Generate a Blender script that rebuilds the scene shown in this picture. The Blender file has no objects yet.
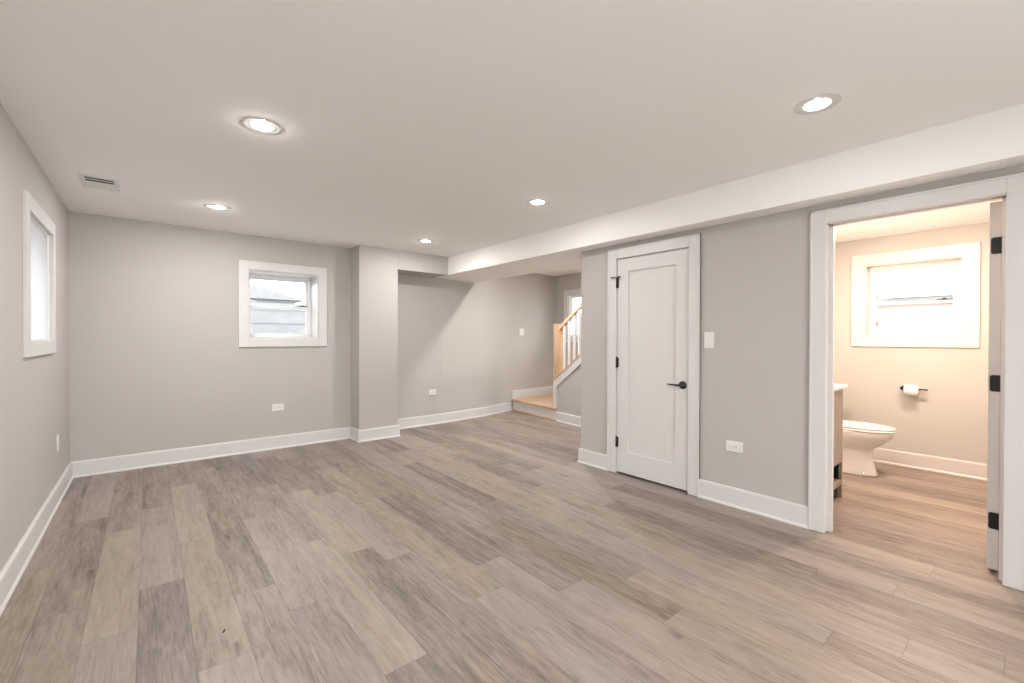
import bpy, bmesh, math, random
from mathutils import Matrix, Vector, Euler
C = bpy.context.scene.collection
SC = bpy.context.scene
PI = math.pi
random.seed(7)

# ---------------------------------------------------------------- camera
cam_d = bpy.data.cameras.new('camera'); cam = bpy.data.objects.new('camera', cam_d); C.objects.link(cam)
cam_d.sensor_width = 36.0; cam_d.lens = 438.589 * 36.0 / 1024.0
cam_d.clip_start = 0.02; cam_d.clip_end = 200
_a, _b, _c = math.radians(39.6907), math.radians(-0.4169), math.radians(0.1353)
_f = Vector((math.sin(_a) * math.cos(_b), math.cos(_a) * math.cos(_b), math.sin(_b)))
_r = Vector((math.cos(_a), -math.sin(_a), 0)); _u = _r.cross(_f)
r2 = _r * math.cos(_c) + _u * math.sin(_c); u2 = -_r * math.sin(_c) + _u * math.cos(_c)
M = Matrix((r2, u2, -_f)).transposed().to_4x4(); M.translation = Vector((0, 0, 1.28))
cam.matrix_world = M
SC.camera = cam
# ---------------------------------------------------------------- exposure, world
SC.view_settings.view_transform = 'Standard'; SC.view_settings.look = 'None'
SC.view_settings.gamma = 1.0; SC.view_settings.use_curve_mapping = False
SC.view_settings.exposure = 0.29
W = bpy.data.worlds.new('overcast_sky'); SC.world = W; W.use_nodes = True
wn = W.node_tree; bg = wn.nodes['Background']
tc = wn.nodes.new('ShaderNodeTexCoord'); sx = wn.nodes.new('ShaderNodeSeparateXYZ'); cr = wn.nodes.new('ShaderNodeValToRGB')
wn.links.new(tc.outputs['Generated'], sx.inputs[0]); wn.links.new(sx.outputs['Z'], cr.inputs[0]); wn.links.new(cr.outputs[0], bg.inputs[0])
cr.color_ramp.elements[0].color = (1.0, 0.995, 0.985, 1); cr.color_ramp.elements[1].color = (0.95, 0.975, 1, 1)
bg.inputs[1].default_value = 7.5
ROOM_LAMP_W = 18.0; ROOM_LAMP_COL = (1.0, 0.975, 0.945)
HALL_LAMP_W = 42.0
BATH_LAMP_W = 46.0; BATH_LAMP_COL = (1.0, 0.735, 0.575)

# ---------------------------------------------------------------- materials
def mat(name, col, rough=0.6, metal=0.0, spec=0.5, bump=0.0, bscale=200.0, vary=0.0, vscale=3.0):
    m = bpy.data.materials.new(name); m.use_nodes = True; n = m.node_tree; b = n.nodes['Principled BSDF']
    b.inputs['Base Color'].default_value = (*col, 1); b.inputs['Roughness'].default_value = rough
    b.inputs['Metallic'].default_value = metal; b.inputs['Specular IOR Level'].default_value = spec
    t = n.nodes.new('ShaderNodeTexCoord')
    if bump:
        no = n.nodes.new('ShaderNodeTexNoise'); no.inputs['Scale'].default_value = bscale; no.inputs['Detail'].default_value = 3
        bp = n.nodes.new('ShaderNodeBump'); bp.inputs['Strength'].default_value = bump; bp.inputs['Distance'].default_value = 0.002
        n.links.new(t.outputs['Object'], no.inputs['Vector']); n.links.new(no.outputs['Fac'], bp.inputs['Height']); n.links.new(bp.outputs[0], b.inputs['Normal'])
    if vary:
        no = n.nodes.new('ShaderNodeTexNoise'); no.inputs['Scale'].default_value = vscale; no.inputs['Detail'].default_value = 4
        mx = n.nodes.new('ShaderNodeMix'); mx.data_type = 'RGBA'
        mx.inputs['A'].default_value = (*[c * (1 - vary) for c in col], 1); mx.inputs['B'].default_value = (*[min(1, c * (1 + vary)) for c in col], 1)
        n.links.new(t.outputs['Object'], no.inputs['Vector']); n.links.new(no.outputs['Fac'], mx.inputs['Factor']); n.links.new(mx.outputs['Result'], b.inputs['Base Color'])
    return m
def emis(name, col, s):
    m = bpy.data.materials.new(name); m.use_nodes = True; b = m.node_tree.nodes['Principled BSDF']
    b.inputs['Base Color'].default_value = (0.9, 0.9, 0.9, 1)
    b.inputs['Emission Color'].default_value = (*col, 1); b.inputs['Emission Strength'].default_value = s
    return m
def glass_mat():
    m = bpy.data.materials.new('window_glass'); m.use_nodes = True; n = m.node_tree; n.nodes.clear()
    o = n.nodes.new('ShaderNodeOutputMaterial'); mx = n.nodes.new('ShaderNodeMixShader'); tr = n.nodes.new('ShaderNodeBsdfTransparent'); g = n.nodes.new('ShaderNodeBsdfGlossy')
    fr = n.nodes.new('ShaderNodeFresnel'); fr.inputs[0].default_value = 1.25; g.inputs['Roughness'].default_value = 0.02
    tr.inputs[0].default_value = (0.96, 0.98, 0.98, 1)
    n.links.new(fr.outputs[0], mx.inputs[0]); n.links.new(tr.outputs[0], mx.inputs[1]); n.links.new(g.outputs[0], mx.inputs[2]); n.links.new(mx.outputs[0], o.inputs[0])
    return m
def frost_mat(tcol=0.50, mixf=0.2):
    m = bpy.data.materials.new('frosted_glass'); m.use_nodes = True; n = m.node_tree; n.nodes.clear()
    o = n.nodes.new('ShaderNodeOutputMaterial'); mx = n.nodes.new('ShaderNodeMixShader'); tr = n.nodes.new('ShaderNodeBsdfTranslucent'); g = n.nodes.new('ShaderNodeBsdfDiffuse')
    mx.inputs[0].default_value = mixf; tr.inputs[0].default_value = (tcol, tcol, tcol * 1.005, 1); g.inputs[0].default_value = (0.9, 0.9, 0.9, 1)
    n.links.new(tr.outputs[0], mx.inputs[1]); n.links.new(g.outputs[0], mx.inputs[2]); n.links.new(mx.outputs[0], o.inputs[0])
    return m

PLANK_W, PLANK_L, PLANK_X0 = 0.1814, 1.345, -0.038
STAGGER = [0.62, 0.149, 0.883, 0.159, 0.523, 0.885, 0.660, 0.173, 0.938, 0.779, 0.31, 0.498, 0.15, 0.80, 0.04, 0.425, 0.259, 0.06, 0.581, 0.345, 0.735, 0.276, 0.329, 0.90]   # board end of each row, from row -3 on
def plank_mat():
    m = bpy.data.materials.new('greige_vinyl_plank'); m.use_nodes = True; n = m.node_tree; N = n.nodes; L = n.links
    b = N['Principled BSDF']
    def math_(op, a, bb=None, c=None):
        q = N.new('ShaderNodeMath'); q.operation = op
        for i, v in enumerate((a, bb, c)):
            if v is None: continue
            if isinstance(v, (int, float)): q.inputs[i].default_value = v
            else: L.new(v, q.inputs[i])
        return q.outputs[0]
    t = N.new('ShaderNodeTexCoord'); s = N.new('ShaderNodeSeparateXYZ'); L.new(t.outputs['Object'], s.inputs[0])
    X, Y = s.outputs['X'], s.outputs['Y']
    u = math_('DIVIDE', math_('SUBTRACT', X, PLANK_X0), PLANK_W); row = math_('FLOOR', u); fu = math_('FRACT', u)
    wr = N.new('ShaderNodeValToRGB'); wr.color_ramp.interpolation = 'CONSTANT'; nS = len(STAGGER)
    L.new(math_('DIVIDE', math_('ADD', row, 3.5), float(nS + 8)), wr.inputs[0])
    wr.color_ramp.elements[0].color = (STAGGER[0],) * 3 + (1,)
    wr.color_ramp.elements.remove(wr.color_ramp.elements[1])
    for i in range(1, nS):
        el = wr.color_ramp.elements.new(i / (nS + 8.0)); el.color = (STAGGER[i],) * 3 + (1,)
    v = math_('SUBTRACT', math_('ADD', math_('DIVIDE', Y, PLANK_L), 20.0), wr.outputs['Color']); col = math_('FLOOR', v); fv = math_('FRACT', v)
    cb = N.new('ShaderNodeCombineXYZ'); L.new(row, cb.inputs[0]); L.new(col, cb.inputs[1])
    wp = N.new('ShaderNodeTexWhiteNoise'); wp.noise_dimensions = '2D'; L.new(cb.outputs[0], wp.inputs['Vector'])
    pid = wp.outputs['Value']
    # grain coordinates: shifted per plank, stretched along y
    gx = math_('ADD', X, math_('MULTIPLY', pid, 31.0)); gy = math_('ADD', Y, math_('MULTIPLY', pid, 57.0))
    def coords(sx_, sy_):
        c = N.new('ShaderNodeCombineXYZ'); L.new(math_('MULTIPLY', gx, sx_), c.inputs[0]); L.new(math_('MULTIPLY', gy, sy_), c.inputs[1]); L.new(math_('MULTIPLY', pid, 9.0), c.inputs[2]); return c.outputs[0]
    n1 = N.new('ShaderNodeTexNoise'); L.new(coords(9, 0.8), n1.inputs['Vector']); n1.inputs['Scale'].default_value = 1.0; n1.inputs['Detail'].default_value = 5; n1.inputs['Distortion'].default_value = 0.7; n1.inputs['Roughness'].default_value = 0.55
    n2 = N.new('ShaderNodeTexNoise'); L.new(coords(80, 5), n2.inputs['Vector']); n2.inputs['Scale'].default_value = 1.0; n2.inputs['Detail'].default_value = 5; n2.inputs['Distortion'].default_value = 0.6; n2.inputs['Roughness'].default_value = 0.65
    n4 = N.new('ShaderNodeTexNoise'); L.new(coords(26, 5.5), n4.inputs['Vector']); n4.inputs['Scale'].default_value = 1.0; n4.inputs['Detail'].default_value = 7; n4.inputs['Distortion'].default_value = 0.9; n4.inputs['Roughness'].default_value = 0.7
    # cathedral rings
    wv = math_('FRACT', math_('MULTIPLY', n1.outputs['Fac'], 9.0)); wv = math_('ABSOLUTE', math_('SUBTRACT', wv, 0.5))
    # knots
    vo = N.new('ShaderNodeTexVoronoi'); L.new(coords(6.5, 1.5), vo.inputs['Vector']); vo.inputs['Scale'].default_value = 1.0
    kn = N.new('ShaderNodeMapRange'); L.new(vo.outputs['Distance'], kn.inputs[0]); kn.inputs[1].default_value = 0.02; kn.inputs[2].default_value = 0.14; kn.inputs[3].default_value = 1.0; kn.inputs[4].default_value = 0.0
    n3 = N.new('ShaderNodeTexNoise'); L.new(coords(3, 3), n3.inputs['Vector']); n3.inputs['Scale'].default_value = 1.0
    kg = math_('MULTIPLY', kn.outputs[0], math_('GREATER_THAN', n3.outputs['Fac'], 0.53))
    f = math_('ADD', math_('MULTIPLY', n1.outputs['Fac'], 0.38), math_('ADD', math_('MULTIPLY', n2.outputs['Fac'], 0.32), math_('MULTIPLY', n4.outputs['Fac'], 0.34)))
    f = math_('ADD', f, math_('MULTIPLY', wv, 0.10))
    f = math_('ADD', math_('MULTIPLY', math_('SUBTRACT', f, 0.52), 1.3), 0.49)
    f = math_('ADD', f, math_('MULTIPLY', math_('SUBTRACT', pid, 0.5), 0.19))
    f = math_('SUBTRACT', f, math_('MULTIPLY', kg, 0.19))
    cr = N.new('ShaderNodeValToRGB'); L.new(f, cr.inputs[0]); e = cr.color_ramp
    e.elements[0].position = 0.22; e.elements[0].color = (0.085, 0.067, 0.055, 1)
    e.elements[1].position = 0.80; e.elements[1].color = (0.380, 0.325, 0.280, 1)
    k = e.elements.new(0.42); k.color = (0.205, 0.169, 0.143, 1)
    k = e.elements.new(0.56); k.color = (0.290, 0.244, 0.208, 1)
    # seams
    eu = math_('MULTIPLY', math_('MINIMUM', fu, math_('SUBTRACT', 1.0, fu)), PLANK_W)
    ev = math_('MULTIPLY', math_('MINIMUM', fv, math_('SUBTRACT', 1.0, fv)), PLANK_L)
    ed = math_('MINIMUM', eu, ev)
    ms = N.new('ShaderNodeMapRange'); L.new(ed, ms.inputs[0]); ms.inputs[1].default_value = 0.0006; ms.inputs[2].default_value = 0.0026; ms.inputs[3].default_value = 0.70; ms.inputs[4].default_value = 1.0
    mx = N.new('ShaderNodeMix'); mx.data_type = 'RGBA'; mx.blend_type = 'MULTIPLY'; mx.inputs['Factor'].default_value = 1.0
    wq = N.new('ShaderNodeTexWhiteNoise'); wq.noise_dimensions = '3D'; cb2 = N.new('ShaderNodeCombineXYZ'); L.new(row, cb2.inputs[0]); L.new(col, cb2.inputs[1]); cb2.inputs[2].default_value = 5.5; L.new(cb2.outputs[0], wq.inputs['Vector'])
    hx = N.new('ShaderNodeMix'); hx.data_type = 'RGBA'; hx.inputs['A'].default_value = (1.03, 1.0, 0.955, 1); hx.inputs['B'].default_value = (0.975, 0.965, 1.02, 1); L.new(wq.outputs['Value'], hx.inputs['Factor'])
    mh = N.new('ShaderNodeMix'); mh.data_type = 'RGBA'; mh.blend_type = 'MULTIPLY'; mh.inputs['Factor'].default_value = 1.0; L.new(cr.outputs[0], mh.inputs['A']); L.new(hx.outputs['Result'], mh.inputs['B'])
    L.new(mh.outputs['Result'], mx.inputs['A']); L.new(ms.outputs[0], mx.inputs['B']); L.new(mx.outputs['Result'], b.inputs['Base Color'])
    b.inputs['Roughness'].default_value = 0.42; b.inputs['Specular IOR Level'].default_value = 0.42
    rr = N.new('ShaderNodeMapRange'); L.new(n2.outputs['Fac'], rr.inputs[0]); rr.inputs[3].default_value = 0.52; rr.inputs[4].default_value = 0.36; L.new(rr.outputs[0], b.inputs['Roughness'])
    bp = N.new('ShaderNodeBump'); bp.inputs['Strength'].default_value = 0.25; bp.inputs['Distance'].default_value = 0.0015
    L.new(math_('ADD', math_('MULTIPLY', n2.outputs['Fac'], 0.5), ms.outputs[0]), bp.inputs['Height']); L.new(bp.outputs[0], b.inputs['Normal'])
    return m
def wood_mat(name, dark, light, axis='Z', rough=0.45):
    m = bpy.data.materials.new(name); m.use_nodes = True; n = m.node_tree; N = n.nodes; L = n.links; b = N['Principled BSDF']
    t = N.new('ShaderNodeTexCoord'); mp = N.new('ShaderNodeMapping'); L.new(t.outputs['Object'], mp.inputs[0])
    sc = {'X': (3, 45, 45), 'Y': (45, 3, 45), 'Z': (45, 45, 3)}[axis]; mp.inputs['Scale'].default_value = sc
    no = N.new('ShaderNodeTexNoise'); no.inputs['Scale'].default_value = 1; no.inputs['Detail'].default_value = 5; no.inputs['Distortion'].default_value = 0.5
    L.new(mp.outputs[0], no.inputs['Vector']); cr = N.new('ShaderNodeValToRGB'); L.new(no.outputs['Fac'], cr.inputs[0])
    cr.color_ramp.elements[0].position = 0.3; cr.color_ramp.elements[0].color = (*dark, 1); cr.color_ramp.elements[1].position = 0.7; cr.color_ramp.elements[1].color = (*light, 1)
    L.new(cr.outputs[0], b.inputs['Base Color']); b.inputs['Roughness'].default_value = rough
    return m

WALL = mat('greige_wall_paint', (0.495, 0.468, 0.440), 0.85, bump=0.15, bscale=350)
CEIL = mat('white_ceiling_paint', (0.93, 0.91, 0.885), 0.9, bump=0.1, bscale=300)
TRIM = mat('white_trim_paint', (0.68, 0.66, 0.65), 0.4)
DOORP = mat('white_door_paint', (0.695, 0.67, 0.66), 0.42)
FLOOR = plank_mat()
BLACK = mat('matte_black_metal', (0.010, 0.009, 0.009), 0.45)
PLATE = mat('white_plastic', (0.78, 0.76, 0.73), 0.35)
SLOT = mat('dark_slot', (0.03, 0.03, 0.03), 0.8)
VINYL = mat('white_vinyl', (0.86, 0.87, 0.88), 0.35)
PORC = mat('white_porcelain', (0.86, 0.85, 0.83), 0.08, spec=0.6)
PAPER = mat('toilet_paper', (0.88, 0.87, 0.85), 0.95, bump=0.3, bscale=120)
CARD = mat('cardboard', (0.42, 0.31, 0.20), 0.9)
OAK = wood_mat('oak_z', (0.50, 0.32, 0.19), (0.68, 0.48, 0.32), 'Z')
OAKY = wood_mat('oak_y', (0.50, 0.32, 0.19), (0.68, 0.48, 0.32), 'Y')
TAUPE = wood_mat('taupe_wood', (0.27, 0.225, 0.18), (0.38, 0.325, 0.27), 'Z')
QUARTZ = mat('white_quartz', (0.85, 0.84, 0.82), 0.2)
CHROME = mat('brushed_nickel', (0.6, 0.58, 0.55), 0.25, metal=1.0)
MIRROR = mat('mirror_silver', (0.9, 0.9, 0.9), 0.02, metal=1.0)
GLASS = glass_mat(); FROST = frost_mat(); FROST_BRIGHT = frost_mat(0.56, 0.08)
LENS = emis('lamp_lens', (1.0, 0.97, 0.93), 9.0)
WLENS = emis('warm_lamp_lens', (1.0, 0.82, 0.62), 9.0)
VENT = mat('vent_enamel', (0.76, 0.76, 0.75), 0.4)
VDARK = mat('duct_shade', (0.035, 0.045, 0.042), 0.6)  # near black, stands for the shade inside the duct
GROUND = mat('outdoor_gravel', (0.30, 0.29, 0.28), 0.95, vary=0.25, vscale=20)
FENCE = mat('weathered_grey_board', (0.19, 0.19, 0.196), 0.9, vary=0.3, vscale=6)
SIDING = mat('pale_siding', (0.17, 0.165, 0.16), 0.8, vary=0.05)
BRICKP = mat('pale_rendered_wall', (0.20, 0.20, 0.203), 0.9, vary=0.04)
ROOF = mat('roof_shingle', (0.16, 0.16, 0.165), 0.95, vary=0.3, vscale=12)
PATIO = mat('bounce_concrete', (0.72, 0.71, 0.69), 0.9, vary=0.05)  # pale paving, added to bounce daylight indoors
DARKG = mat('dark_glass', (0.05, 0.06, 0.07), 0.1)
ORANGE = mat('orange_plastic', (0.75, 0.22, 0.10), 0.5)

# ---------------------------------------------------------------- mesh helpers
class B:
    def __init__(s): s.bm = bmesh.new()
    def box(s, x0, y0, z0, x1, y1, z1, bev=0.0, mtx=None):
        vs = [s.bm.verts.new((x, y, z)) for x in (x0, x1) for y in (y0, y1) for z in (z0, z1)]
        fs = [(0, 1, 3, 2), (4, 6, 7, 5), (0, 4, 5, 1), (2, 3, 7, 6), (0, 2, 6, 4), (1, 5, 7, 3)]
        F = [s.bm.faces.new([vs[i] for i in f]) for f in fs]
        if bev:
            E = list({e for f in F for e in f.edges}); r = bmesh.ops.bevel(s.bm, geom=E, offset=bev, segments=2, affect='EDGES', profile=0.5)
            vs = list({v for f in r['faces'] for v in f.verts} | {v for v in vs if v.is_valid})
        if mtx is not None:
            for v in vs: v.co = mtx @ v.co
        return s
    def prism(s, pts, h0, h1, axis='Z'):
        def P(a, b, h):
            return {'Z': (a, b, h), 'X': (h, a, b), 'Y': (a, h, b)}[axis]
        lo = [s.bm.verts.new(P(a, b, h0)) for a, b in pts]; hi = [s.bm.verts.new(P(a, b, h1)) for a, b in pts]
        n = len(pts); s.bm.faces.new(lo[::-1]); s.bm.faces.new(hi)
        for i in range(n): s.bm.faces.new([lo[i], lo[(i + 1) % n], hi[(i + 1) % n], hi[i]])
        return s
    def loft(s, rings, cap=True, smooth=True):
        R = [[s.bm.verts.new(p) for p in r] for r in rings]; n = len(R[0])
        for a, b in zip(R, R[1:]):
            for i in range(n):
                f = s.bm.faces.new([a[i], a[(i + 1) % n], b[(i + 1) % n], b[i]]); f.smooth = smooth
        if cap: s.bm.faces.new(R[0][::-1]); s.bm.faces.new(R[-1])
        return s
    def lathe(s, prof, c=(0, 0, 0), axis='Z', n=32, cap=True):
        rings = []
        for r, h in prof:
            ring = []
            for i in range(n):
                a = 2 * PI * i / n; ca, sa = r * math.cos(a), r * math.sin(a)
                p = {'Z': (ca, sa, h), 'X': (h, ca, sa), 'Y': (sa, h, ca)}[axis]
                ring.append((p[0] + c[0], p[1] + c[1], p[2] + c[2]))
            rings.append(ring)
        return s.loft(rings, cap)
    def tube(s, pts, r, n=12):
        pts = [Vector(p) for p in pts]; rings = []; rr = r if isinstance(r, (list, tuple)) else [r] * len(pts)
        for i, p in enumerate(pts):
            d = (pts[min(i + 1, len(pts) - 1)] - pts[max(i - 1, 0)]).normalized()
            a = d.orthogonal() if abs(d.z) > 0.9 else d.cross(Vector((0, 0, 1))); a.normalize(); b2 = d.cross(a)
            rings.append([p + rr[i] * (a * math.cos(2 * PI * k / n) + b2 * math.sin(2 * PI * k / n)) for k in range(n)])
        return s.loft(rings)
    def build(s, name, m, parent=None, label=None):
        bmesh.ops.recalc_face_normals(s.bm, faces=s.bm.faces)
        me = bpy.data.meshes.new(name); s.bm.to_mesh(me); s.bm.free(); me.materials.append(m)
        o = bpy.data.objects.new(name, me); C.objects.link(o)
        if parent: o.parent = parent
        if label: o['label'] = label
        return o
def struct(o, label=None, cat=None):
    o['kind'] = 'structure'
    if label: o['label'] = label
    if cat: o['category'] = cat
    return o
def tag(o, label, cat, group=None):
    o['label'] = label; o['category'] = cat
    if group: o['group'] = group
    return o
def thing(name, label, cat, loc=(0, 0, 0), rz=0, group=None, kind=None):
    o = bpy.data.objects.new(name, None); C.objects.link(o); o.location = loc; o.rotation_euler = (0, 0, rz); o.empty_display_size = 0.05
    o['label'] = label; o['category'] = cat
    if group: o['group'] = group
    if kind: o['kind'] = kind
    return o
def copy_tree(o, parent=None):
    c = o.copy(); C.objects.link(c)
    if parent: c.parent = parent
    for ch in list(o.children): copy_tree(ch, c)
    return c
def wall_holes(b, plane, lo, hi, u0, u1, z0, z1, holes):
    """plane 'X': wall spans y=u, thickness in x lo..hi; plane 'Y': wall spans x=u."""
    us = sorted({u0, u1, *[h[0] for h in holes], *[h[1] for h in holes]}); zs = sorted({z0, z1, *[h[2] for h in holes], *[h[3] for h in holes]})
    for a, c in zip(us, us[1:]):
        run = None
        for d, e in zip(zs, zs[1:]):
            solid = not any(h[0] <= a and c <= h[1] and h[2] <= d and e <= h[3] for h in holes)
            if solid: run = (run[0], e) if run else (d, e)
            if (not solid or e == z1) and run:
                if plane == 'X': b.box(lo, a, run[0], hi, c, run[1])
                else: b.box(a, lo, run[0], c, hi, run[1])
                run = None
    return b

# ---------------------------------------------------------------- dimensions
XL, YB, ZC, ZB, XS, XR, XR2, YC, YE = -0.550, 5.626, 2.422, 2.173, 3.261, 3.438, 3.562, 5.339, 3.026
XB = 5.860; YREAR = -2.2; ZH = 2.51; XH = 6.24; ZBATH = 2.34
WL = (3.815, 4.640, 1.257, 2.030)       # left window opening y0,y1,z0,z1
WB = (0.859, 1.602, 1.272, 2.040)       # back window opening x0,x1,z0,z1
WT = (0.464, 1.198, 1.312, 2.062)       # bathroom window opening (y, z)
WH = (5.080, 5.828, 1.300, 2.114)       # stair window opening (y, z)
DC = (1.846, 2.582, 2.035)              # closet door opening y0,y1,z
DB = (0.118, 0.898, 2.037)              # bathroom doorway
WE = (-2.05, -1.15, 0.90, 2.12)        # unseen right wall window behind the viewer, added for fill daylight
WR = (-0.42, 2.30, 0.02, 2.12)          # unseen patio doors behind the viewer, made up to brighten the ceiling
REC = [(2.49, 5.731), (3.415, 5.757), (4.23, 5.838), (4.96, 6.020), (6.45, 6.195)]   # stepped-back wall at the stairs

# ---------------------------------------------------------------- shell
struct(B().box(XL - 0.25, YREAR - 0.2, -0.12, 6.5, 6.5, 0).build('floor', FLOOR))
struct(wall_holes(B(), 'X', XL - 0.25, XL, YREAR - 0.2, 6.01, 0, ZC + 0.02, [WL]).build('wall_left', WALL))
struct(wall_holes(B(), 'Y', YB, YB + 0.38, XL, 1.995, 0, ZC + 0.02, [WB]).build('wall_back', WALL))
struct(B().box(1.995, YC, 0, 2.502, YB + 0.26, ZC + 0.02, 0.004).build('wall_pier', WALL))
struct(B().box(2.502, YC, ZB, XS + 0.002, 6.1, ZC + 0.02).build('wall_header', WALL))
def recess_poly(off0, off1, a, b_, pts=REC):
    pts = [p for p in pts if a <= p[0] <= b_]
    def off(d):
        o = []
        for i, p in enumerate(pts):
            q0 = pts[max(i - 1, 0)]; q1 = pts[min(i + 1, len(pts) - 1)]; dx, dy = q1[0] - q0[0], q1[1] - q0[1]; l = math.hypot(dx, dy)
            o.append((p[0] + dy / l * d, p[1] - dx / l * d))
        return o
    return off(off0) + off(off1)[::-1]
struct(B().prism(recess_poly(0, -0.2, 0, 9), 0, ZH + 0.1).build('wall_recess', WALL))
struct(B().box(XS, YREAR, ZB, XR + 0.02, YE, ZC + 0.1).box(XS, YE, ZB, 4.060, 6.1, ZH + 0.1).build('ceiling_soffit', CEIL))
struct(B().box(XL - 0.25, YREAR - 0.2, ZC, XS + 0.05, 6.04, ZC + 0.25).build('ceiling', CEIL))
struct(B().box(4.04, 1.4, ZH, 6.5, 6.5, ZH + 0.15).build('ceiling_hall', CEIL))
struct(B().box(XR2, -0.30, ZBATH, 6.0, 1.66, ZBATH + 0.1).build('ceiling_bathroom', CEIL))
g = 0.018
struct(wall_holes(B(), 'X', XR, XR2 - 0.004, YREAR - 0.2, YE, 0, ZC + 0.1,
       [(DC[0] - g, DC[1] + g, 0, DC[2] + g), (DB[0] - g, DB[1] + g, 0, DB[2] + g), WE]).build('wall_right', WALL))
struct(B().box(XR2 - 0.004, YE - 0.12, 0, 4.54, YE, ZH + 0.05).box(4.42, 1.68, 0, 4.54, YE - 0.12, ZH + 0.05).box(XR2 - 0.004, 1.68, ZC - 0.05, 4.42, YE - 0.12, ZH).build('wall_closet', WALL))
struct(wall_holes(B(), 'X', XH, XH + 0.22, 1.4, 6.5, 0, ZH + 0.1, [WH]).build('wall_stairs', WALL))
BW = mat('bathroom_wall_paint', (0.53, 0.53, 0.505), 0.85, bump=0.15, bscale=350)
struct(wall_holes(B(), 'X', XB, XB + 0.20, -0.30, 1.57, 0, ZBATH + 0.02, [WT]).build('wall_bathroom_east', BW))
struct(B().box(XR2 - 0.004, 1.57, 0, 6.3, 1.68, ZH + 0.1).build('wall_bathroom_north', BW))
struct(B().box(XR2 - 0.004, -0.30, 0, 6.05, -0.17, ZBATH + 0.02).build('wall_bathroom_south', BW))
struct(wall_holes(B(), 'Y', YREAR - 0.2, YREAR, XL, XR, 0, ZC + 0.02, [WR]).build('wall_rear', WALL))

# ---------------------------------------------------------------- baseboards with shoe moulding
BH = 0.147
def bb_profile(): return [(0, 0), (0.027, 0), (0.027, 0.010), (0.018, 0.022), (0.018, BH - 0.012), (0.015, BH - 0.003), (0.010, BH), (0, BH)]
def baseboard(name, pts, z0=0, shoe=True):
    """pts: floor polyline; the board projects to the RIGHT of travel direction."""
    prof = bb_profile() if shoe else [(0, 0), (0.018, 0), (0.018, BH - 0.012), (0.015, BH - 0.003), (0.010, BH), (0, BH)]
    P = [Vector((p[0], p[1])) for p in pts]; b = B(); rings = []
    for i, p in enumerate(P):
        d0 = (P[i] - P[i - 1]).normalized() if i else None; d1 = (P[i + 1] - P[i]).normalized() if i < len(P) - 1 else None
        n0 = Vector((d0.y, -d0.x)) if d0 else None; n1 = Vector((d1.y, -d1.x)) if d1 else None
        if n0 is None: m = n1
        elif n1 is None: m = n0
        else:
            m = (n0 + n1).normalized(); m = m / max(0.3, m.dot(n0))
        rings.append([(p.x + m.x * a, p.y + m.y * a, z0 + h) for a, h in prof])
    b.loft(rings, smooth=False); return struct(b.build(name, TRIM))
baseboard('baseboard_left', [(XL, YREAR), (XL, YB - 0.027)])
baseboard('baseboard_back', [(XL, YB), (1.995, YB), (1.995, YC), (2.502, YC), (2.502, 5.700)])
baseboard('baseboard_recess', [(2.505, 5.731), (3.415, 5.757), (4.23, 5.838), (4.972, 6.0214)])
baseboard('baseboard_closet', [(4.54, YE), (XR, YE), (XR, DC[1] + 0.092)])
baseboard('baseboard_right', [(XR, DC[0] - 0.092), (XR, DB[1] + 0.092)])
baseboard('baseboard_bathroom', [(4.29, 1.57), (XB, 1.57), (XB, -0.17), (XR2, -0.17)])

# ---------------------------------------------------------------- stairs beyond the closet
SO, SR = (4.886, 4.86, 0), -math.atan(0.11)
LZ, RUN, RISE = 0.197, 0.277, 0.19
st = thing('staircase', 'light oak landing step and flight climbing behind the half wall at the back', 'stairs', SO, SR)
sm = Matrix.Rotation(SR, 4, 'Z'); sm.translation = Vector(SO)
B().prism([(0.0, -0.02), (1.16, -0.02), (1.16, 1.43), (0.0, 1.155)], 0.001, LZ - 0.028).box(-0.012, -0.076, 0.001, -0.0005, 1.150, LZ - 0.028).build('riser_box', TRIM, st, 'white painted riser under the landing')
B().prism([(-0.034, -0.092), (-0.001, -0.092), (-0.001, -0.004), (1.17, -0.004), (1.17, 1.44), (-0.034, 1.155)], LZ - 0.028, LZ).build('landing_tread', OAKY, st)
B().box(-0.030, -0.074, 0.0, -0.012, 1.145, 0.026, 0.004).build('oak_shoe_strip', OAKY, st)
for k in range(9):
    z0 = LZ + RISE * k
    B().box(0.112, -RUN * (k + 1), z0 if k == 0 else z0 - 0.0, 1.14, -RUN * k - 0.001, z0 + RISE - 0.028).build('riser', TRIM, st)
    B().box(0.112, -RUN * (k + 1) - 0.001, z0 + RISE - 0.028, 1.14, -RUN * k + 0.025, z0 + RISE, 0.006).build('tread', OAK, st)
# half wall under the rail
SL = 0.685
def kz(y): return 0.625 - SL * y
hw = struct(B().prism([(-0.006, LZ + 0.002), (-0.006, kz(-0.006) - 0.012), (-2.4, kz(-2.4) - 0.012), (-2.4, 0), (-0.03, 0), (-0.03, LZ + 0.002)], 0.0, 0.108, 'X').build('wall_half', WALL))
hw.matrix_world = sm
t = struct(B().prism([(0.0, LZ + 0.004), (0.0, kz(0)-0.012), (-2.4, kz(-2.4) - 0.012), (-2.4, kz(-2.4) - 0.142), (-0.078, kz(-0.078) - 0.142), (-0.078, LZ + 0.004)], -0.016, 0.0, 'X')
       .box(0.0, 0.0, LZ + 0.002, 0.108, 0.014, kz(0) - 0.012).build('trim_1', TRIM)); t.matrix_world = sm
t = struct(B().prism([(0.014, kz(0.014) - 0.012), (0.014, kz(0.014)), (-2.4, kz(-2.4)), (-2.4, kz(-2.4) - 0.012)], -0.024, 0.116, 'X').build('trim_2', OAKY)); t.matrix_world = sm
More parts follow.
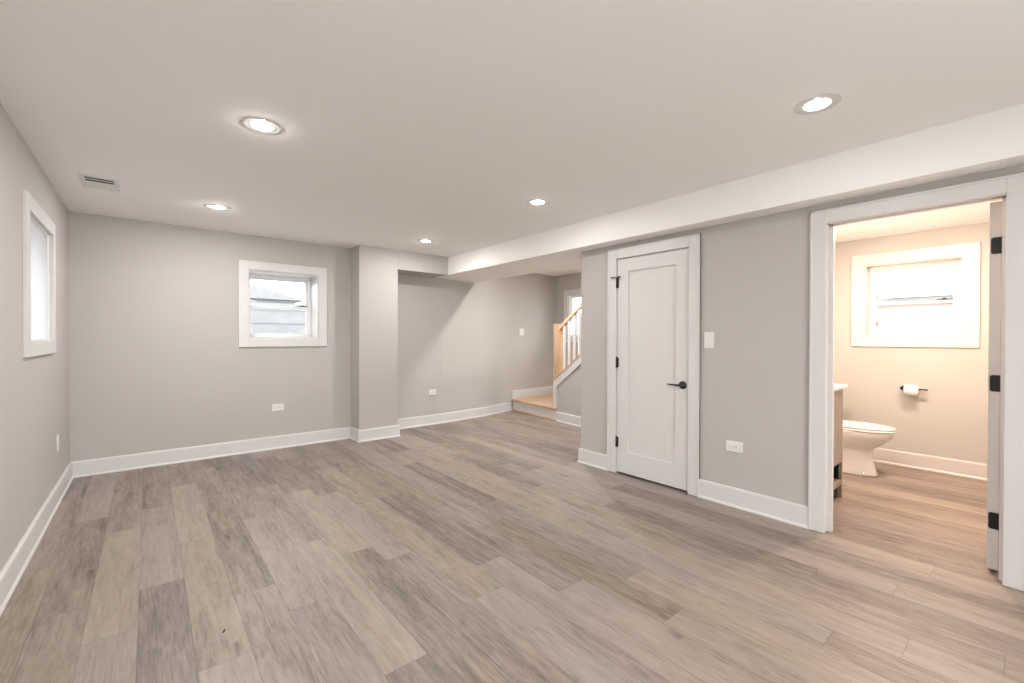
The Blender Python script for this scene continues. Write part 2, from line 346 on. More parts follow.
t = struct(B().prism([(a, b) for a, b in [(0, 0), (-0.027, 0), (-0.027, 0.010), (-0.018, 0.022), (-0.018, BH - 0.012), (-0.012, BH), (0, BH)]], -2.2, -0.076, 'Y').build('baseboard_stairs', TRIM)); t.matrix_world = sm
baseboard('baseboard_landing', [(5.00, 6.0245), (XH, 6.170)], LZ, False)
rl = thing('stair_railing', 'oak newel post and handrail with white balusters on the sloped half wall', 'railing', SO, SR)
B().prism([(-0.118, kz(-0.118) + 0.002), (-0.118, 1.492), (-0.002, 1.492), (-0.002, kz(-0.002) + 0.002)], -0.010, 0.082, 'X').box(-0.014, -0.122, 1.492, 0.086, 0.002, 1.505, 0.003).build('newel_post', OAK, rl)
RZ0 = 1.468
B().prism([(-0.118, RZ0 - 0.052), (-0.118, RZ0), (-2.3, RZ0 + SL * 2.182), (-2.3, RZ0 + SL * 2.182 - 0.052)], 0.012, 0.064, 'X').build('handrail', OAKY, rl)
bal = None
ys = [-0.205 - 0.112 * i for i in range(18)]
for y in ys:
    top = RZ0 - 0.045 + SL * (-y - 0.118); 
    B().prism([(y - 0.016, kz(y - 0.016)), (y - 0.016, top + SL * 0.016), (y + 0.016, top - SL * 0.016), (y + 0.016, kz(y + 0.016))], 0.022, 0.054, 'X').build('baluster', TRIM, rl)
for a, c in zip(ys, ys[1:]):
    y0, y1 = a - 0.018, c + 0.018; z = lambda y: RZ0 - 0.052 + SL * (-y - 0.118)
    B().prism([(y0, z(y0)), (y1, z(y1)), (y1, z(y1) - 0.012), (y0, z(y0) - 0.012)], 0.022, 0.054, 'X').build('fillet', OAKY, rl)

# ---------------------------------------------------------------- windows
def window(name, plane, face, sign, u0, u1, z0, z1, cw, depth, label, frosted=False, sash=True, latch=None, clips=False, fw=0.030, rail=0.0, j=0.012):
    """plane 'X' or 'Y', face = wall surface coordinate, sign = outward direction (+1/-1)."""
    root = thing(name, label, 'window', (0, 0, 0), 0, kind='structure')
    def bx(b, a0, a1, d0, d1, zz0, zz1, bev=0):
        p0, p1 = face + sign * d0, face + sign * d1; lo, hi = min(p0, p1), max(p0, p1)
        if plane == 'X': b.box(lo, a0, zz0, hi, a1, zz1, bev)
        else: b.box(a0, lo, zz0, a1, hi, zz1, bev)
    b = B(); e = 0.0015
    for a0, a1, q0, q1 in ((u0 - cw, u0, z0 - cw, z1 + cw), (u1, u1 + cw, z0 - cw, z1 + cw), (u0, u1, z1, z1 + cw), (u0, u1, z0 - cw, z0)): bx(b, a0, a1, -0.018, 0.001, q0, q1, 0.002)
    b.build('casing', TRIM, root)
    b = B()
    bx(b, u0, u0 + j, 0, depth + 0.05, z0, z1); bx(b, u1 - j, u1, 0, depth + 0.05, z0, z1); bx(b, u0 + j, u1 - j, 0, depth + 0.05, z1 - j, z1); bx(b, u0 + j, u1 - j, 0, depth + 0.05, z0, z0 + j)
    b.build('jamb_liner', TRIM, root)
    a0, a1, q0, q1 = u0 + j, u1 - j, z0 + j, z1 - j
    b = B()
    for s in ((a0, a0 + fw, q0, q1), (a1 - fw, a1, q0, q1), (a0 + fw, a1 - fw, q1 - fw, q1), (a0 + fw, a1 - fw, q0, q0 + fw * 0.6)): bx(b, s[0], s[1], depth, depth + 0.07, s[2], s[3], 0.003)
    b.build('frame', VINYL, root)
    a0 += fw; a1 -= fw; q0 += fw * 0.6; q1 -= fw; zm = (q0 + q1) / 2 + rail; r = 0.028
    if sash:
        for nm, s0, s1, d in (('upper_sash', zm - 0.018, q1, depth + 0.038), ('lower_sash', q0, zm + 0.018, depth + 0.008)):
            b = B()
            for s in ((a0, a0 + r, s0, s1), (a1 - r, a1, s0, s1), (a0 + r, a1 - r, s1 - r, s1), (a0 + r, a1 - r, s0, s0 + r)): bx(b, s[0], s[1], d, d + 0.026, s[2], s[3], 0.002)
            so = b.build(nm, VINYL, root)
            b = B(); bx(b, a0 + r - 0.003, a1 - r + 0.003, d + 0.010, d + 0.014, s0 + r - 0.003, s1 - r + 0.003)
            b.build('pane', FROST if (frosted and nm == 'lower_sash') else GLASS, so)
            if nm == 'lower_sash' and latch is not None:
                b = B(); la = a0 + (a1 - a0) * latch; bx(b, la - 0.055, la + 0.055, d - 0.002, d + 0.020, s1 + 0.000, s1 + 0.010, 0.002); bx(b, la - 0.012, la + 0.018, d - 0.010, d + 0.012, s1 + 0.010, s1 + 0.020, 0.002)
                b.build('latch', BLACK, so, 'black sash latch')
            if clips:
                b = B(); ca = a1 - r + 0.006; cz = s0 + 0.07; bx(b, ca - 0.012, ca, d - 0.006, d + 0.002, cz, cz + 0.05)
                b.build('shipping_clip', ORANGE, so, 'orange plastic clip')
    else:
        b = B(); bx(b, a0 - 0.002, a1 + 0.002, depth + 0.012, depth + 0.018, q0 - 0.002, q1 + 0.002); b.build('pane', FROST_BRIGHT if plane == 'X' and sign < 0 else GLASS, root)
    return root
window('window_1', 'X', XL, -1, *WL, 0.094, 0.004, 'tall looking white cased window high on the left wall', sash=False, fw=0.006, j=0.006)
window('window_2', 'Y', YB, +1, *WB, 0.094, 0.280, 'square white double hung window on the back wall', latch=0.9)
window('window_3', 'X', XB, +1, *WT, 0.109, 0.130, 'white cased window above the toilet paper holder in the bathroom', frosted=True, latch=0.13, clips=True, fw=0.042, rail=-0.03)
window('window_4', 'X', XH, +1, *WH, 0.094, 0.012, 'bright window behind the balusters at the stairs', fw=0.015)

w5 = thing('fill_patio_doors', 'added glazed patio doors behind the viewer, made up to let in fill daylight', 'window', (0, 0, 0), 0, kind='structure')  # invented doors, put in so daylight reaches the ceiling
b = B()
for k in range(4):
    x = WR[0] + (WR[1] - WR[0] - 0.06) * k / 3; b.box(x, YREAR - 0.14, WR[2], x + 0.06, YREAR - 0.06, WR[3])
b.box(WR[0], YREAR - 0.14, WR[3] - 0.06, WR[1], YREAR - 0.06, WR[3]).box(WR[0], YREAR - 0.14, WR[2], WR[1], YREAR - 0.06, WR[2] + 0.08); b.build('frame', VINYL, w5)
B().box(WR[0] + 0.02, YREAR - 0.103, WR[2] + 0.02, WR[1] - 0.02, YREAR - 0.097, WR[3] - 0.02).build('pane', GLASS, w5)
b = B()
for a0, a1, q0, q1 in ((WR[0] - 0.09, WR[0], 0, WR[3] + 0.09), (WR[1], WR[1] + 0.09, 0, WR[3] + 0.09), (WR[0], WR[1], WR[3], WR[3] + 0.09)): b.box(a0, YREAR - 0.001, q0, a1, YREAR + 0.018, q1, 0.002)
b.build('casing', TRIM, w5)
w6 = thing('fill_window', 'added window in the right wall behind the viewer, made up for fill daylight', 'window', (0, 0, 0), 0, kind='structure')  # invented window, put in to throw daylight across the room
b = B()
for k in range(3):
    y = WE[0] + (WE[1] - WE[0] - 0.06) * k / 2; b.box(XR + 0.03, y, WE[2], XR + 0.10, y + 0.06, WE[3])
b.box(XR + 0.03, WE[0], WE[3] - 0.06, XR + 0.10, WE[1], WE[3]).box(XR + 0.03, WE[0], WE[2], XR + 0.10, WE[1], WE[2] + 0.08); b.build('frame', VINYL, w6)
B().box(XR + 0.062, WE[0] + 0.02, WE[2] + 0.02, XR + 0.068, WE[1] - 0.02, WE[3] - 0.02).build('pane', GLASS, w6)
b = B()
for a0, a1, q0, q1 in ((WE[0] - 0.07, WE[0], 0, WE[3] + 0.04), (WE[1], WE[1] + 0.07, 0, WE[3] + 0.04), (WE[0], WE[1], WE[3], WE[3] + 0.04)): b.box(XR - 0.018, a0, q0, XR + 0.001, a1, q1, 0.002)
b.build('casing', TRIM, w6)
pl2 = bpy.data.lights.new('daylight_portal', 'AREA'); pl2.shape = 'RECTANGLE'; pl2.size = WE[1] - WE[0]; pl2.size_y = WE[3] - WE[2]; pl2.cycles.is_portal = True
po2 = bpy.data.objects.new('daylight_portal', pl2); C.objects.link(po2); po2.location = (XR + 0.115, (WE[0] + WE[1]) / 2, (WE[2] + WE[3]) / 2); po2.rotation_euler = (PI / 2, 0, PI / 2); po2.parent = w6
pl = bpy.data.lights.new('daylight_portal', 'AREA'); pl.shape = 'RECTANGLE'; pl.size = WR[1] - WR[0]; pl.size_y = WR[3] - WR[2]; pl.cycles.is_portal = True
po = bpy.data.objects.new('daylight_portal', pl); C.objects.link(po); po.location = ((WR[0] + WR[1]) / 2, YREAR - 0.15, (WR[2] + WR[3]) / 2); po.rotation_euler = (PI / 2, 0, 0); po.parent = w5

# ---------------------------------------------------------------- closet door with casing
def casing_x(b, face, u0, u1, z1, cw, t=0.018, sgn=-1):
    x0, x1 = sorted((face, face + sgn * t))
    def leg(a0, a1, q0, q1): b.box(x0, a0, q0, x1, a1, q1, 0.003)
    leg(u0 - cw, u0 - 0.0, 0, z1 + cw); leg(u1, u1 + cw, 0, z1 + cw); leg(u0, u1, z1, z1 + cw)
    # raised back band
    x0, x1 = sorted((face, face + sgn * (t + 0.006)))
    b.box(x0, u0 - cw, 0, x1, u0 - cw + 0.014, z1 + cw, 0.002); b.box(x0, u1 + cw - 0.014, 0, x1, u1 + cw, z1 + cw, 0.002); b.box(x0, u0 - cw, z1 + cw - 0.014, x1, u1 + cw, z1 + cw, 0.002)
    return b
d1 = thing('door_1', 'closed white single panel closet door with black lever handle', 'door', (XR, 0, 0), 0, kind='structure')
casing_x(B(), 0, DC[0] + 0.004, DC[1] - 0.004, DC[2] - 0.0, 0.096).build('door_casing', TRIM, d1)
B().box(0, DC[0] - g + 0.001, 0, 0.122, DC[0] + 0.002, DC[2] + 0.016).box(0, DC[1] - 0.002, 0, 0.122, DC[1] + g - 0.001, DC[2] + 0.016).box(0, DC[0], DC[2] - 0.002, 0.122, DC[1], DC[2] + 0.016).build('door_jamb', TRIM, d1)
y0, y1, zt, zb = DC[0] + 0.006, DC[1] - 0.006, DC[2] - 0.006, 0.016
b = B(); sw = 0.122; pz0, pz1 = 0.212, zt - 0.120
b.box(0.004, y0, zb, 0.039, y0 + sw, zt); b.box(0.004, y1 - sw, zb, 0.039, y1, zt); b.box(0.004, y0 + sw, zb, 0.039, y1 - sw, pz0); b.box(0.004, y0 + sw, pz1, 0.039, y1 - sw, zt)
leaf = b.build('door_leaf', DOORP, d1)
b = B(); b.box(0.019, y0 + sw - 0.002, pz0 - 0.002, 0.030, y1 - sw + 0.002, pz1 + 0.002)
b.build('recessed_panel', DOORP, leaf)
def hinge_closed(z, stop=False):
    b = B(); hy = DC[1] - 0.009; b.lathe([(0.0085, z - 0.048), (0.0085, z + 0.048)], (-0.010, hy, 0), n=16).lathe([(0.004, z + 0.048), (0.0075, z + 0.050), (0.0075, z + 0.054), (0.003, z + 0.058)], (-0.010, hy, 0), n=16)
    b.box(-0.0015, hy - 0.014, z - 0.045, 0.005, hy + 0.008, z + 0.045)
    if stop:
        b.tube([(-0.006, hy, z + 0.050), (-0.022, hy - 0.030, z + 0.052)], 0.0055).lathe([(0.009, 0), (0.009, 0.008)], (-0.026, hy - 0.037, z + 0.052), 'X', 14)
        b.tube([(-0.010, hy, z + 0.050), (-0.031, hy + 0.010, z + 0.051), (-0.034, hy + 0.040, z + 0.052)], 0.005).lathe([(0.008, 0), (0.008, 0.009)], (-0.034, hy + 0.043, z + 0.052), 'X', 14)
    b.build('hinge', BLACK, d1, 'black hinge with a pin stop' if stop else 'black hinge')
hinge_closed(1.808, True); hinge_closed(1.052); hinge_closed(0.297)
hy, hz = 1.907, 0.892
hd = B().lathe([(0.033, 0.004), (0.033, -0.004), (0.030, -0.008), (0.014, -0.010), (0.012, -0.045), (0.0, -0.047)], (0, hy, hz), 'X', 32).build('door_handle', BLACK, d1, 'black round rose lever handle')
B().tube([(-0.040, hy - 0.006, hz), (-0.047, hy + 0.02, hz), (-0.048, hy + 0.06, hz + 0.001), (-0.046, hy + 0.112, hz + 0.003)], [0.008, 0.0085, 0.0075, 0.006], 14).build('lever', BLACK, hd)
B().box(-0.001, DC[0] + 0.001, hz - 0.028, 0.006, DC[0] + 0.007, hz + 0.028).build('strike_plate', CHROME, d1)

# ---------------------------------------------------------------- bathroom doorway and open door
d2 = thing('door_2', 'cased bathroom doorway with the white door swung open inside', 'door', (XR, 0, 0), 0, kind='structure')
casing_x(B(), 0, DB[0], DB[1], DB[2], 0.092).build('door_casing', TRIM, d2)
jx = XR2 - XR - 0.002
B().box(0, DB[0] - g + 0.001, 0, jx, DB[0] - 0.003, DB[2] + 0.016).box(0, DB[1] + 0.003, 0, jx, DB[1] + g - 0.001, DB[2] + 0.016).box(0, DB[0], DB[2] + 0.003, jx, DB[1], DB[2] + 0.016).build('door_jamb', TRIM, d2)
B().box(0.045, DB[0] - 0.003, 0, 0.082, DB[0] + 0.016, DB[2]).box(0.045, DB[1] - 0.022, 0, 0.082, DB[1] + 0.003, DB[2]).box(0.045, DB[0], DB[2] - 0.009, 0.082, DB[1], DB[2] + 0.003).build('door_stop', TRIM, d2)
B().box(jx - 0.0, DB[1], 0, jx + 0.018, DB[1] + 0.09, DB[2] + 0.09).box(jx, DB[0] - 0.09, 0, jx + 0.018, DB[0] - 0.004, DB[2] + 0.09).box(jx, DB[0] - 0.004, DB[2] + 0.004, jx + 0.018, DB[1], DB[2] + 0.09).build('inner_casing', TRIM, d2)
ex = jx + 0.004; ey = 0.139
b = B(); DT = 0.044; Wd = 0.742; sw = 0.115; zt = DB[2] - 0.006; zb = 0.018
x0, x1 = ex, ex + Wd
b.box(x0, ey, zb, x0 + sw, ey + DT, zt); b.box(x1 - sw, ey, zb, x1, ey + DT, zt); b.box(x0 + sw, ey, zb, x1 - sw, ey + DT, 0.205); b.box(x0 + sw, ey, zt - 0.12, x1 - sw, ey + DT, zt); b.box(x0 + sw - 0.002, ey + 0.010, 0.203, x1 - sw + 0.002, ey + DT - 0.010, zt - 0.118)
lf2 = b.build('door_leaf', DOORP, d2)
h2 = B().lathe([(0.033, 0.002), (0.033, 0.010), (0.013, 0.014), (0.012, 0.04), (0, 0.042)], (x1 - 0.07, ey + DT, 0.89), 'Y', 24).build('door_handle', BLACK, lf2)
for q in (lf2, h2): q.data.transform(Matrix.Translation((ex, ey, 0)) @ Matrix.Rotation(math.radians(-5), 4, 'Z') @ Matrix.Translation((-ex, -ey, 0)))
for z in (1.792, 1.040, 0.286):
    b = B(); c = 0.010; yy0, yy1 = ey + 0.000, ey + DT - 0.006; q0, q1 = z - 0.045, z + 0.045
    pts = [(yy0, q0), (yy1 - c, q0), (yy1 - 0.003, q0 + 0.003), (yy1, q0 + c), (yy1, q1 - c), (yy1 - 0.003, q1 - 0.003), (yy1 - c, q1), (yy0, q1)]
    b.prism(pts, ex - 0.003, ex + 0.001, 'X'); b.lathe([(0.0055, q0), (0.0055, q1)], (ex - 0.002, ey - 0.004, 0), n=12)
    b.build('hinge', BLACK, d2, 'black hinge on the open door edge')

# ---------------------------------------------------------------- recessed lights
def downlight(loc, col, power, lens, label, group, r=0.097, spot=True):
    t = thing('recessed_light', label, 'ceiling light', loc, 0, group)
    B().lathe([(r, 0.0), (r - 0.001, -0.0010), (r - 0.004, -0.0014), (0.066, -0.0014), (0.060, -0.0008), (0.0565, 0.0)], n=48).build('trim_ring', TRIM, t)
    B().lathe([(0.056, -0.0004), (0.053, -0.0028), (0.0, -0.0042)], n=40).build('lens', lens, t)
    ld = bpy.data.lights.new('downlight_lamp', 'AREA'); ld.shape = 'DISK'; ld.size = 0.10; ld.energy = power * 0.76; ld.color = col; ld.spread = math.radians(180)
    lo = bpy.data.objects.new('downlight_lamp', ld); C.objects.link(lo); lo.parent = t; lo.location = (0, 0, -0.008)
    pd = bpy.data.lights.new('lens_glow_lamp', 'POINT'); pd.energy = power * 0.14; pd.color = col; pd.shadow_soft_size = 0.002
    po_ = bpy.data.objects.new('lens_glow_lamp', pd); C.objects.link(po_); po_.parent = t; po_.location = (0, 0, -0.0068)
    return t
GL = 'round recessed lights in the main room ceiling'
L0 = downlight((0.478, 2.690, ZC), ROOM_LAMP_COL, ROOM_LAMP_W, LENS, 'round recessed ceiling light, large one at upper left ahead of the vent', GL)
for (x, y), w_, lb in (((0.476, 4.615), 22, 'small round recessed light beside the ceiling vent near the back window'),
                   ((2.523, 4.632), 16, 'smallest round recessed light near the pier at the back'),
                   ((2.522, 2.705), 9, 'round recessed light in the middle of the ceiling beside the soffit'),
                   ((2.512, 0.703), 3, 'largest round recessed light nearest the bathroom doorway'),
                   ((0.478, 0.703), 19, 'round recessed light overhead in front, out of the picture'),
                   ((0.455, -1.20), 10, 'round recessed light behind the viewer on the left'),
                   ((2.512, -1.20), 4, 'round recessed light behind the viewer on the right')):
    c = copy_tree(L0); c.location = (x, y, ZC); c['label'] = lb
    for q in c.children:
        if q.type == 'LIGHT': q.data = q.data.copy(); q.data.energy *= w_ / ROOM_LAMP_W
downlight((4.33, 4.30, ZH), ROOM_LAMP_COL, HALL_LAMP_W, LENS, 'round recessed light over the stair landing hidden by the soffit', 'hidden hall lights')
downlight((4.75, 0.60, ZBATH), BATH_LAMP_COL, BATH_LAMP_W, WLENS, 'warm round recessed light in the bathroom ceiling', 'bathroom ceiling lights')

downlight((5.45, 3.30, ZH), ROOM_LAMP_COL, 22.0, LENS, 'added unseen light over the stair flight, brightens the hall corner', 'hidden hall lights')  # extra unseen lamp, put in to brighten the stair corner
# ---------------------------------------------------------------- ceiling vent
v = thing('ceiling_vent', 'small white rectangular air register on the ceiling by the left wall', 'vent', (-0.268, 4.446, ZC), 0)
b = B(); hx, hy_ = 0.108, 0.165
for s in ((-hx, -hy_, -hx + 0.03, hy_), (hx - 0.03, -hy_, hx, hy_), (-hx + 0.03, -hy_, hx - 0.03, -hy_ + 0.035), (-hx + 0.03, hy_ - 0.035, hx - 0.03, hy_)): b.box(s[0], s[1], -0.006, s[2], s[3], 0, 0.002)
b.build('frame', VENT, v)
B().box(-hx + 0.028, -hy_ + 0.033, -0.0015, hx - 0.028, hy_ - 0.033, 0).build('duct', VDARK, v, 'dark sheet standing in for the shade of the duct opening')  # ceiling has no hole here; the duct's shade is this sheet's colour
for k in range(9):
    y = -0.020 + k * 0.0175
    m4 = Matrix.Translation((0, y, -0.0052)) @ Matrix.Rotation(math.radians(3), 4, 'X')
    B().box(-hx + 0.03, -0.0092, -0.0008, hx - 0.03, 0.0092, 0.0008, mtx=m4).build('slat', VENT, v)
for k in range(1):
    y = -0.078 + k * 0.035
    m4 = Matrix.Translation((0, y, -0.004)) @ Matrix.Rotation(math.radians(-72), 4, 'X')
    B().box(-hx + 0.03, -0.0035, -0.0006, hx - 0.03, 0.0035, 0.0006, mtx=m4).build('slat', VENT, v)

# ---------------------------------------------------------------- outlets and switches
def outlet(loc, rz, label, vertical=False):
    """local: plate in XZ plane, front towards -Y."""
    t = thing('wall_outlet', label, 'outlet', loc, rz)
    w, h = (0.039, 0.060) if vertical else (0.062, 0.040)
    B().box(-w, -0.007, -h, w, 0, h, 0.0025).build('cover_plate', PLATE, t)
    for s in (-1, 1):
        cx, cz = (0, s * 0.020) if vertical else (s * 0.021, 0)
        q = B().lathe([(0.0155, -0.007), (0.0155, -0.0095), (0.013, -0.0105)], (cx, 0, cz), 'Y', 24).build('receptacle', PLATE, t)
        b = B()
        for a in (-0.006, 0.006):
            if vertical: b.box(cx + a - 0.0012, -0.0110, cz - 0.001, cx + a + 0.0012, -0.0100, cz + 0.008)
            else: b.box(cx - 0.008, -0.0110, cz + a - 0.0012, cx + 0.001, -0.0100, cz + a + 0.0012)
        b.build('slot', SLOT, q)
    B().lathe([(0.003, -0.007), (0.0025, -0.0085)], (0, 0, 0), 'Y', 12).build('screw', PLATE, t)
    return t
def switch(loc, rz, label, wide=1.0):
    t = thing('light_switch', label, 'light switch', loc, rz)
    B().box(-0.039 * wide, -0.007, -0.064, 0.039 * wide, 0, 0.064, 0.0025).build('cover_plate', PLATE, t)
    B().box(-0.018, -0.0085, -0.035, 0.018, -0.006, 0.035, 0.001).build('switch_frame', PLATE, t)
    m4 = Matrix.Translation((0, -0.009, 0)) @ Matrix.Rotation(math.radians(5), 4, 'X')
    B().box(-0.0155, -0.003, -0.032, 0.0155, 0.002, 0.032, 0.001, m4).build('rocker', PLATE, t)
    return t
outlet((1.155, YB, 0.477), 0, 'white horizontal outlet low on the wall under the back window')
outlet((3.243, 5.7505, 0.480), math.atan2(0.026, 0.925), 'white horizontal outlet low on the recessed wall right of the pier')
outlet((XR, 1.483, 0.459), -PI / 2, 'white horizontal outlet between the closet door and the bathroom doorway')
outlet((XL, 4.91, 0.456), PI / 2, 'white upright outlet low on the left wall near the corner', True)
switch((XR, 1.683, 1.269), -PI / 2, 'white rocker switch beside the closet door')
switch((5.251, 6.053, 1.397), math.atan2(0.175, 1.49), 'white switch on the wall above the stair landing', 1.45)

# ---------------------------------------------------------------- bathroom: toilet
def egg(cx, yf, yb, w, z, n=40, pw=2.3):
    """outline with the nose towards -y"""
    out = []; L = yb - yf; ym = yf + L * 0.58
    for i in range(n):
        a = 2 * PI * i / n; c, s_ = math.cos(a), math.sin(a)
        x = w * (abs(c) ** (2 / pw)) * (1 if c >= 0 else -1)
        y = s_ * ((yb - ym) if s_ > 0 else (ym - yf)) * (abs(s_) ** (2 / (pw if s_ > 0 else 2.0) - 1) if s_ else 1)
        out.append((cx + x, ym + y, z))
    return out
to = thing('toilet', 'white porcelain toilet behind the vanity against the bathroom wall', 'toilet', (5.23, 0.834, 0), 0); to.scale = (1, 1, 1.06)
r = [egg(0, 0.125, 0.56, 0.118, 0.001), egg(0, 0.120, 0.56, 0.122, 0.012), egg(0, 0.135, 0.56, 0.112, 0.035), egg(0, 0.155, 0.54, 0.103, 0.12), egg(0, 0.165, 0.54, 0.102, 0.215),
     egg(0, 0.150, 0.54, 0.112, 0.240), egg(0, 0.085, 0.54, 0.148, 0.290), egg(0, 0.030, 0.54, 0.174, 0.340), egg(0, 0.006, 0.54, 0.186, 0.385), egg(0, 0.008, 0.54, 0.185, 0.398)]
B().loft(r).build('bowl', PORC, to)
B().loft([egg(0, 0.004, 0.49, 0.188, 0.401), egg(0, 0.0, 0.49, 0.190, 0.408), egg(0, 0.003, 0.49, 0.188, 0.420)]).build('seat', PORC, to)
B().loft([egg(0, 0.004, 0.50, 0.187, 0.424), egg(0, 0.0, 0.50, 0.190, 0.430), egg(0, 0.006, 0.50, 0.185, 0.438), egg(0, 0.05, 0.47, 0.14, 0.443)]).build('lid', PORC, to)
B().box(-0.19, 0.515, 0.398, 0.19, 0.725, 0.74, 0.02).build('tank', PORC, to)
B().box(-0.20, 0.505, 0.74, 0.20, 0.735, 0.775, 0.01).build('tank_lid', PORC, to)
B().box(-0.10, 0.46, 0.10, 0.10, 0.68, 0.40, 0.02).build('trapway', PORC, to)
B().lathe([(0.010, 0), (0.010, 0.004)], (-0.12, 0.50, 0.69), 'Y', 12).tube([(-0.12, 0.495, 0.69), (-0.06, 0.49, 0.683)], 0.005).build('flush_lever', CHROME, to)
for s in (-1, 1): B().lathe([(0.011, 0), (0.011, 0.008), (0.005, 0.014)], (s * 0.100, 0.215, 0.022), 'Z', 14).build('bolt_cap', CHROME, to)

# toilet paper holder + roll
PX = XB - 0.075; PY0, PY1, PZ = 0.868, 0.73, 0.790
ph = thing('paper_holder', 'black wall mounted toilet paper holder under the bathroom window', 'toilet paper holder', (XB, PY0 + 0.010, PZ), 0)
B().lathe([(0.022, 0.0), (0.022, -0.006), (0.012, -0.010), (0.009, -0.05)], (0, 0, 0), 'X', 24).lathe([(0.012, -0.03), (0.022, -0.045), (0.010, -0.085)], (0, 0, 0), 'X', 20).build('wall_mount', BLACK, ph)
B().tube([(-0.075, 0.012, 0), (-0.075, -0.10, 0), (-0.075, -0.178, 0)], 0.0065).lathe([(0.009, -0.186), (0.009, -0.176)], (-0.075, 0, 0), 'Y', 16).build('bar', BLACK, ph)
tp = thing('toilet_paper_roll', 'white toilet paper roll hanging on the black holder', 'toilet paper', (PX, 0.808, PZ - 0.013), 0)
n = 40; b = B(); rr = []
for rad, yy in ((0.020, -0.052), (0.050, -0.052), (0.052, -0.050), (0.052, 0.050), (0.050, 0.052), (0.020, 0.052), (0.020, -0.052)):
    rr.append([(rad * math.cos(2 * PI * i / n), yy, rad * math.sin(2 * PI * i / n)) for i in range(n)])
b.loft(rr, cap=False).build('paper', PAPER, tp)
B().loft([[(ra * math.cos(2 * PI * i / n), yy, ra * math.sin(2 * PI * i / n)) for i in range(n)] for ra, yy in ((0.0195, -0.051), (0.0195, 0.051), (0.0185, 0.051), (0.0185, -0.051), (0.0195, -0.051))], cap=False).build('core', CARD, tp)

# ---------------------------------------------------------------- vanity
vx0, vx1, vy0, vy1 = 3.66, 4.325, 1.015, 1.568
va = thing('bathroom_vanity', 'taupe wood vanity with white top and open lower shelf, just inside the doorway', 'vanity', ((vx0 + vx1) / 2, vy1, 0), 0)
cx = (vx0 + vx1) / 2; hw_ = (vx1 - vx0) / 2; f0 = vy0 - vy1
for s in (-1, 1):
    xa, xb = sorted((s * hw_, s * (hw_ - 0.022)))
    B().box(xa, f0 + 0.002, 0.0, xb, 0, 0.885, 0.002).build('side_panel', TAUPE, va)
B().box(-hw_ + 0.022, -0.012, 0.10, hw_ - 0.022, 0, 0.885).build('back_panel', BLACK, va, 'dark back of the open shelf')
B().box(-hw_ + 0.022, f0 + 0.004, 0.105, hw_ - 0.022, -0.012, 0.145, 0.002).build('shelf', TAUPE, va)
B().box(-hw_ + 0.022, f0 + 0.022, 0.285, hw_ - 0.022, -0.012, 0.305).build('case_bottom', TAUPE, va)
B().box(-hw_ + 0.022, f0 + 0.03, 0.0, hw_ - 0.022, f0 + 0.045, 0.105).build('toe_kick', BLACK, va)
for s in (-1, 1):
    xa, xb = sorted((s * 0.0015, s * (hw_ - 0.024)))
    dr = B().box(xa, f0, 0.290, xb, f0 + 0.020, 0.880, 0.002).build('door', TAUPE, va)
    if s < 0: B().lathe([(0.006, f0 - 0.001), (0.005, f0 - 0.016), (0.012, f0 - 0.018), (0.012, f0 - 0.024)], (s * 0.018, 0, 0.66), 'Y', 16).build('handle', BLACK, dr)
B().box(-hw_ - 0.012, f0 - 0.022, 0.886, hw_ + 0.026, 0, 0.912, 0.003).build('countertop', QUARTZ, va)
B().loft([[(0.20 * math.cos(a), -0.26 + 0.14 * math.sin(a), z) for a in [2 * PI * i / 32 for i in range(32)]] for z in (0.912, 0.924)] ).build('basin_rim', PORC, va)
B().tube([(0, -0.07, 0.912), (0, -0.07, 1.02), (0, -0.10, 1.06), (0, -0.16, 1.055), (0, -0.18, 1.02)], 0.012).build('faucet', BLACK, va)
vl = thing('vanity_light', 'warm three globe bar light above the vanity', 'wall light', (cx, 1.568, 2.0), 0)
B().box(-0.28, -0.025, -0.03, 0.28, 0, 0.03, 0.005).build('back_plate', BLACK, vl)
for s in (-1, 0, 1):
    B().tube([(s * 0.2, -0.02, 0), (s * 0.2, -0.09, 0), (s * 0.2, -0.10, -0.03)], 0.008).build('arm', BLACK, vl)
    B().lathe([(0.02, -0.03), (0.045, -0.05), (0.055, -0.09), (0.045, -0.13), (0.015, -0.145)], (s * 0.2, -0.10, 0), 'Z', 24).build('globe', WLENS, vl)
    ld = bpy.data.lights.new('globe_lamp', 'POINT'); ld.energy = BATH_LAMP_W * 0.32; ld.color = BATH_LAMP_COL; ld.shadow_soft_size = 0.04
    lo = bpy.data.objects.new('globe_lamp', ld); C.objects.link(lo); lo.parent = vl; lo.location = (s * 0.2, -0.10, -0.20)

B().box(hw_ - 0.026, f0 + 0.022, 0.145, hw_ - 0.0225, -0.012, 0.285).box(-hw_ + 0.0225, f0 + 0.022, 0.145, -hw_ + 0.026, -0.012, 0.285).box(-hw_ + 0.026, f0 + 0.03, 0.279, hw_ - 0.026, -0.012, 0.2845).build('shelf_inner_black', BLACK, va, 'thin black sheets inside the open shelf')  # thin black sheets over the inner faces of the shelf opening

# small dark mark on the floor, built as a thin sliver
b = B(); b.tube([(0.244, 2.252, 0.0025), (0.252, 2.263, 0.003), (0.257, 2.276, 0.0025)], [0.0015, 0.004, 0.0012], 8)
tag(b.build('floor_mark', SLOT), 'tiny dark mark on the plank floor in the foreground', 'debris')

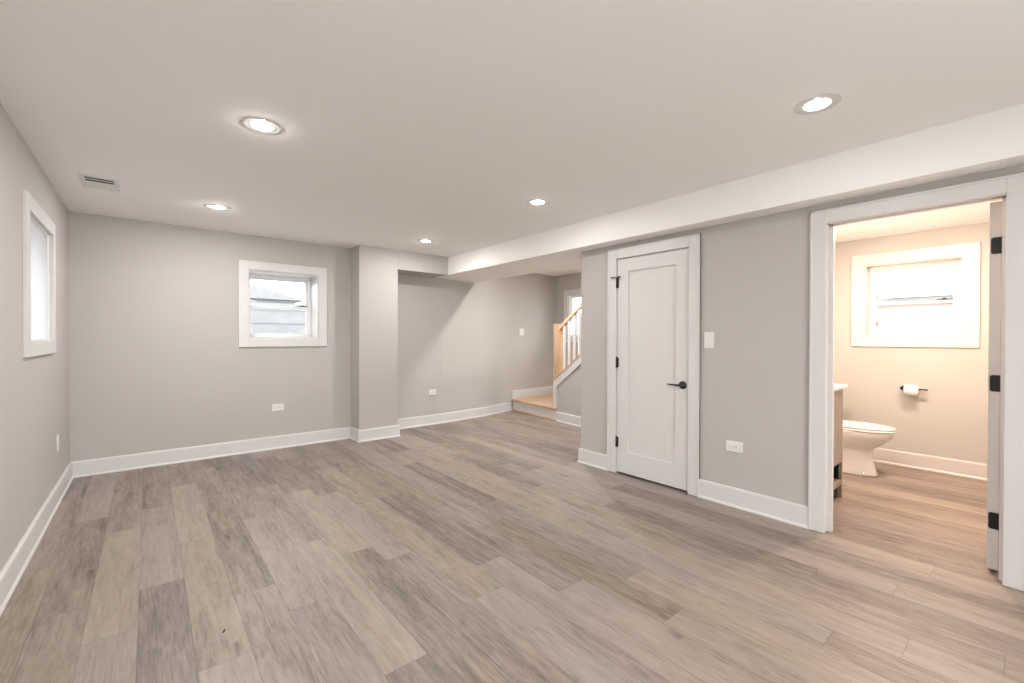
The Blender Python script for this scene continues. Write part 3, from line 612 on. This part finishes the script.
# ---------------------------------------------------------------- outdoors
GZ = 1.02
struct(B().box(-30, 6.55, GZ - 0.2, 30, 40, GZ).box(-30, 6.02, GZ - 0.2, 1.9, 6.55, GZ).box(-30, -2.4, GZ - 0.2, XL - 0.27, 6.02, GZ).box(6.52, -0.32, GZ - 0.2, 30, 6.55, GZ).build('ground', GROUND))
struct(B().box(-14, -22, -0.22, 18, YREAR - 0.21, -0.02).box(XR2 + 0.01, YREAR - 0.21, -0.22, 18, -0.32, -0.02).build('patio', PATIO))  # unseen paving outside the added doors, kept pale to reflect daylight in
fe = thing('board_fence', 'grey horizontal board fence seen low through the back window', 'fence', (0, 9.2, GZ), 0)
for k in range(7):
    B().box(-2.6, (k % 2) * 0.012, 0.03 + k * 0.125, 5.0, 0.02 + (k % 2) * 0.012, 0.03 + k * 0.125 + 0.128).build('board', FENCE, fe)
for x in (-2.0, -0.2, 1.45, 3.1, 4.7): B().box(x, 0.033, 0, x + 0.09, 0.12, 0.95).build('post', FENCE, fe)
ga = thing('neighbor_garage', 'pale garage with low dark roof beyond the fence', 'building', (1.2, 16, GZ), 0)
B().box(-3.2, 0, 0, 2.6, 5, 1.55).build('wall', BRICKP, ga)
B().prism([(-3.5, 1.5), (2.9, 1.5), (-0.3, 2.35)], -0.25, 5.2, 'Y').build('roof', ROOF, ga)
B().box(-2.2, -0.02, 0.75, -1.4, 0.0, 1.3).build('window', DARKG, ga)
hs = thing('neighbor_house', 'pale sided house wall outside the frosted left window', 'building', (-6.2, 4.5, GZ), 0)
b = B(); b.box(-0.2, -6, 0, 0, 7, 4.2)
for k in range(26): b.prism([(0.0, 0.16 * k), (0.012, 0.16 * k), (0.0, 0.16 * k + 0.155)], -6, 7, 'Y')
b.build('wall', mat('white_siding', (0.62, 0.62, 0.63), 0.8), hs)
B().prism([(-1.5, 4.2), (0.35, 4.2), (-1.5, 5.2)], -6.2, 7.2, 'Y').build('roof', ROOF, hs)
he = thing('brick_house', 'pale house wall outside the bathroom and stair windows', 'building', (9.6, 2.5, GZ), 0)
b = B(); b.box(0, -7, 0, 0.2, 7, 0.95)
for k in range(6): b.prism([(0.0, 0.16 * k), (-0.012, 0.16 * k), (0.0, 0.16 * k + 0.155)], -7, 7, 'Y')
b.build('wall', SIDING, he)
B().box(-0.03, -7, 0.95, 0.23, 7, 1.0).build('cap', TRIM, he)
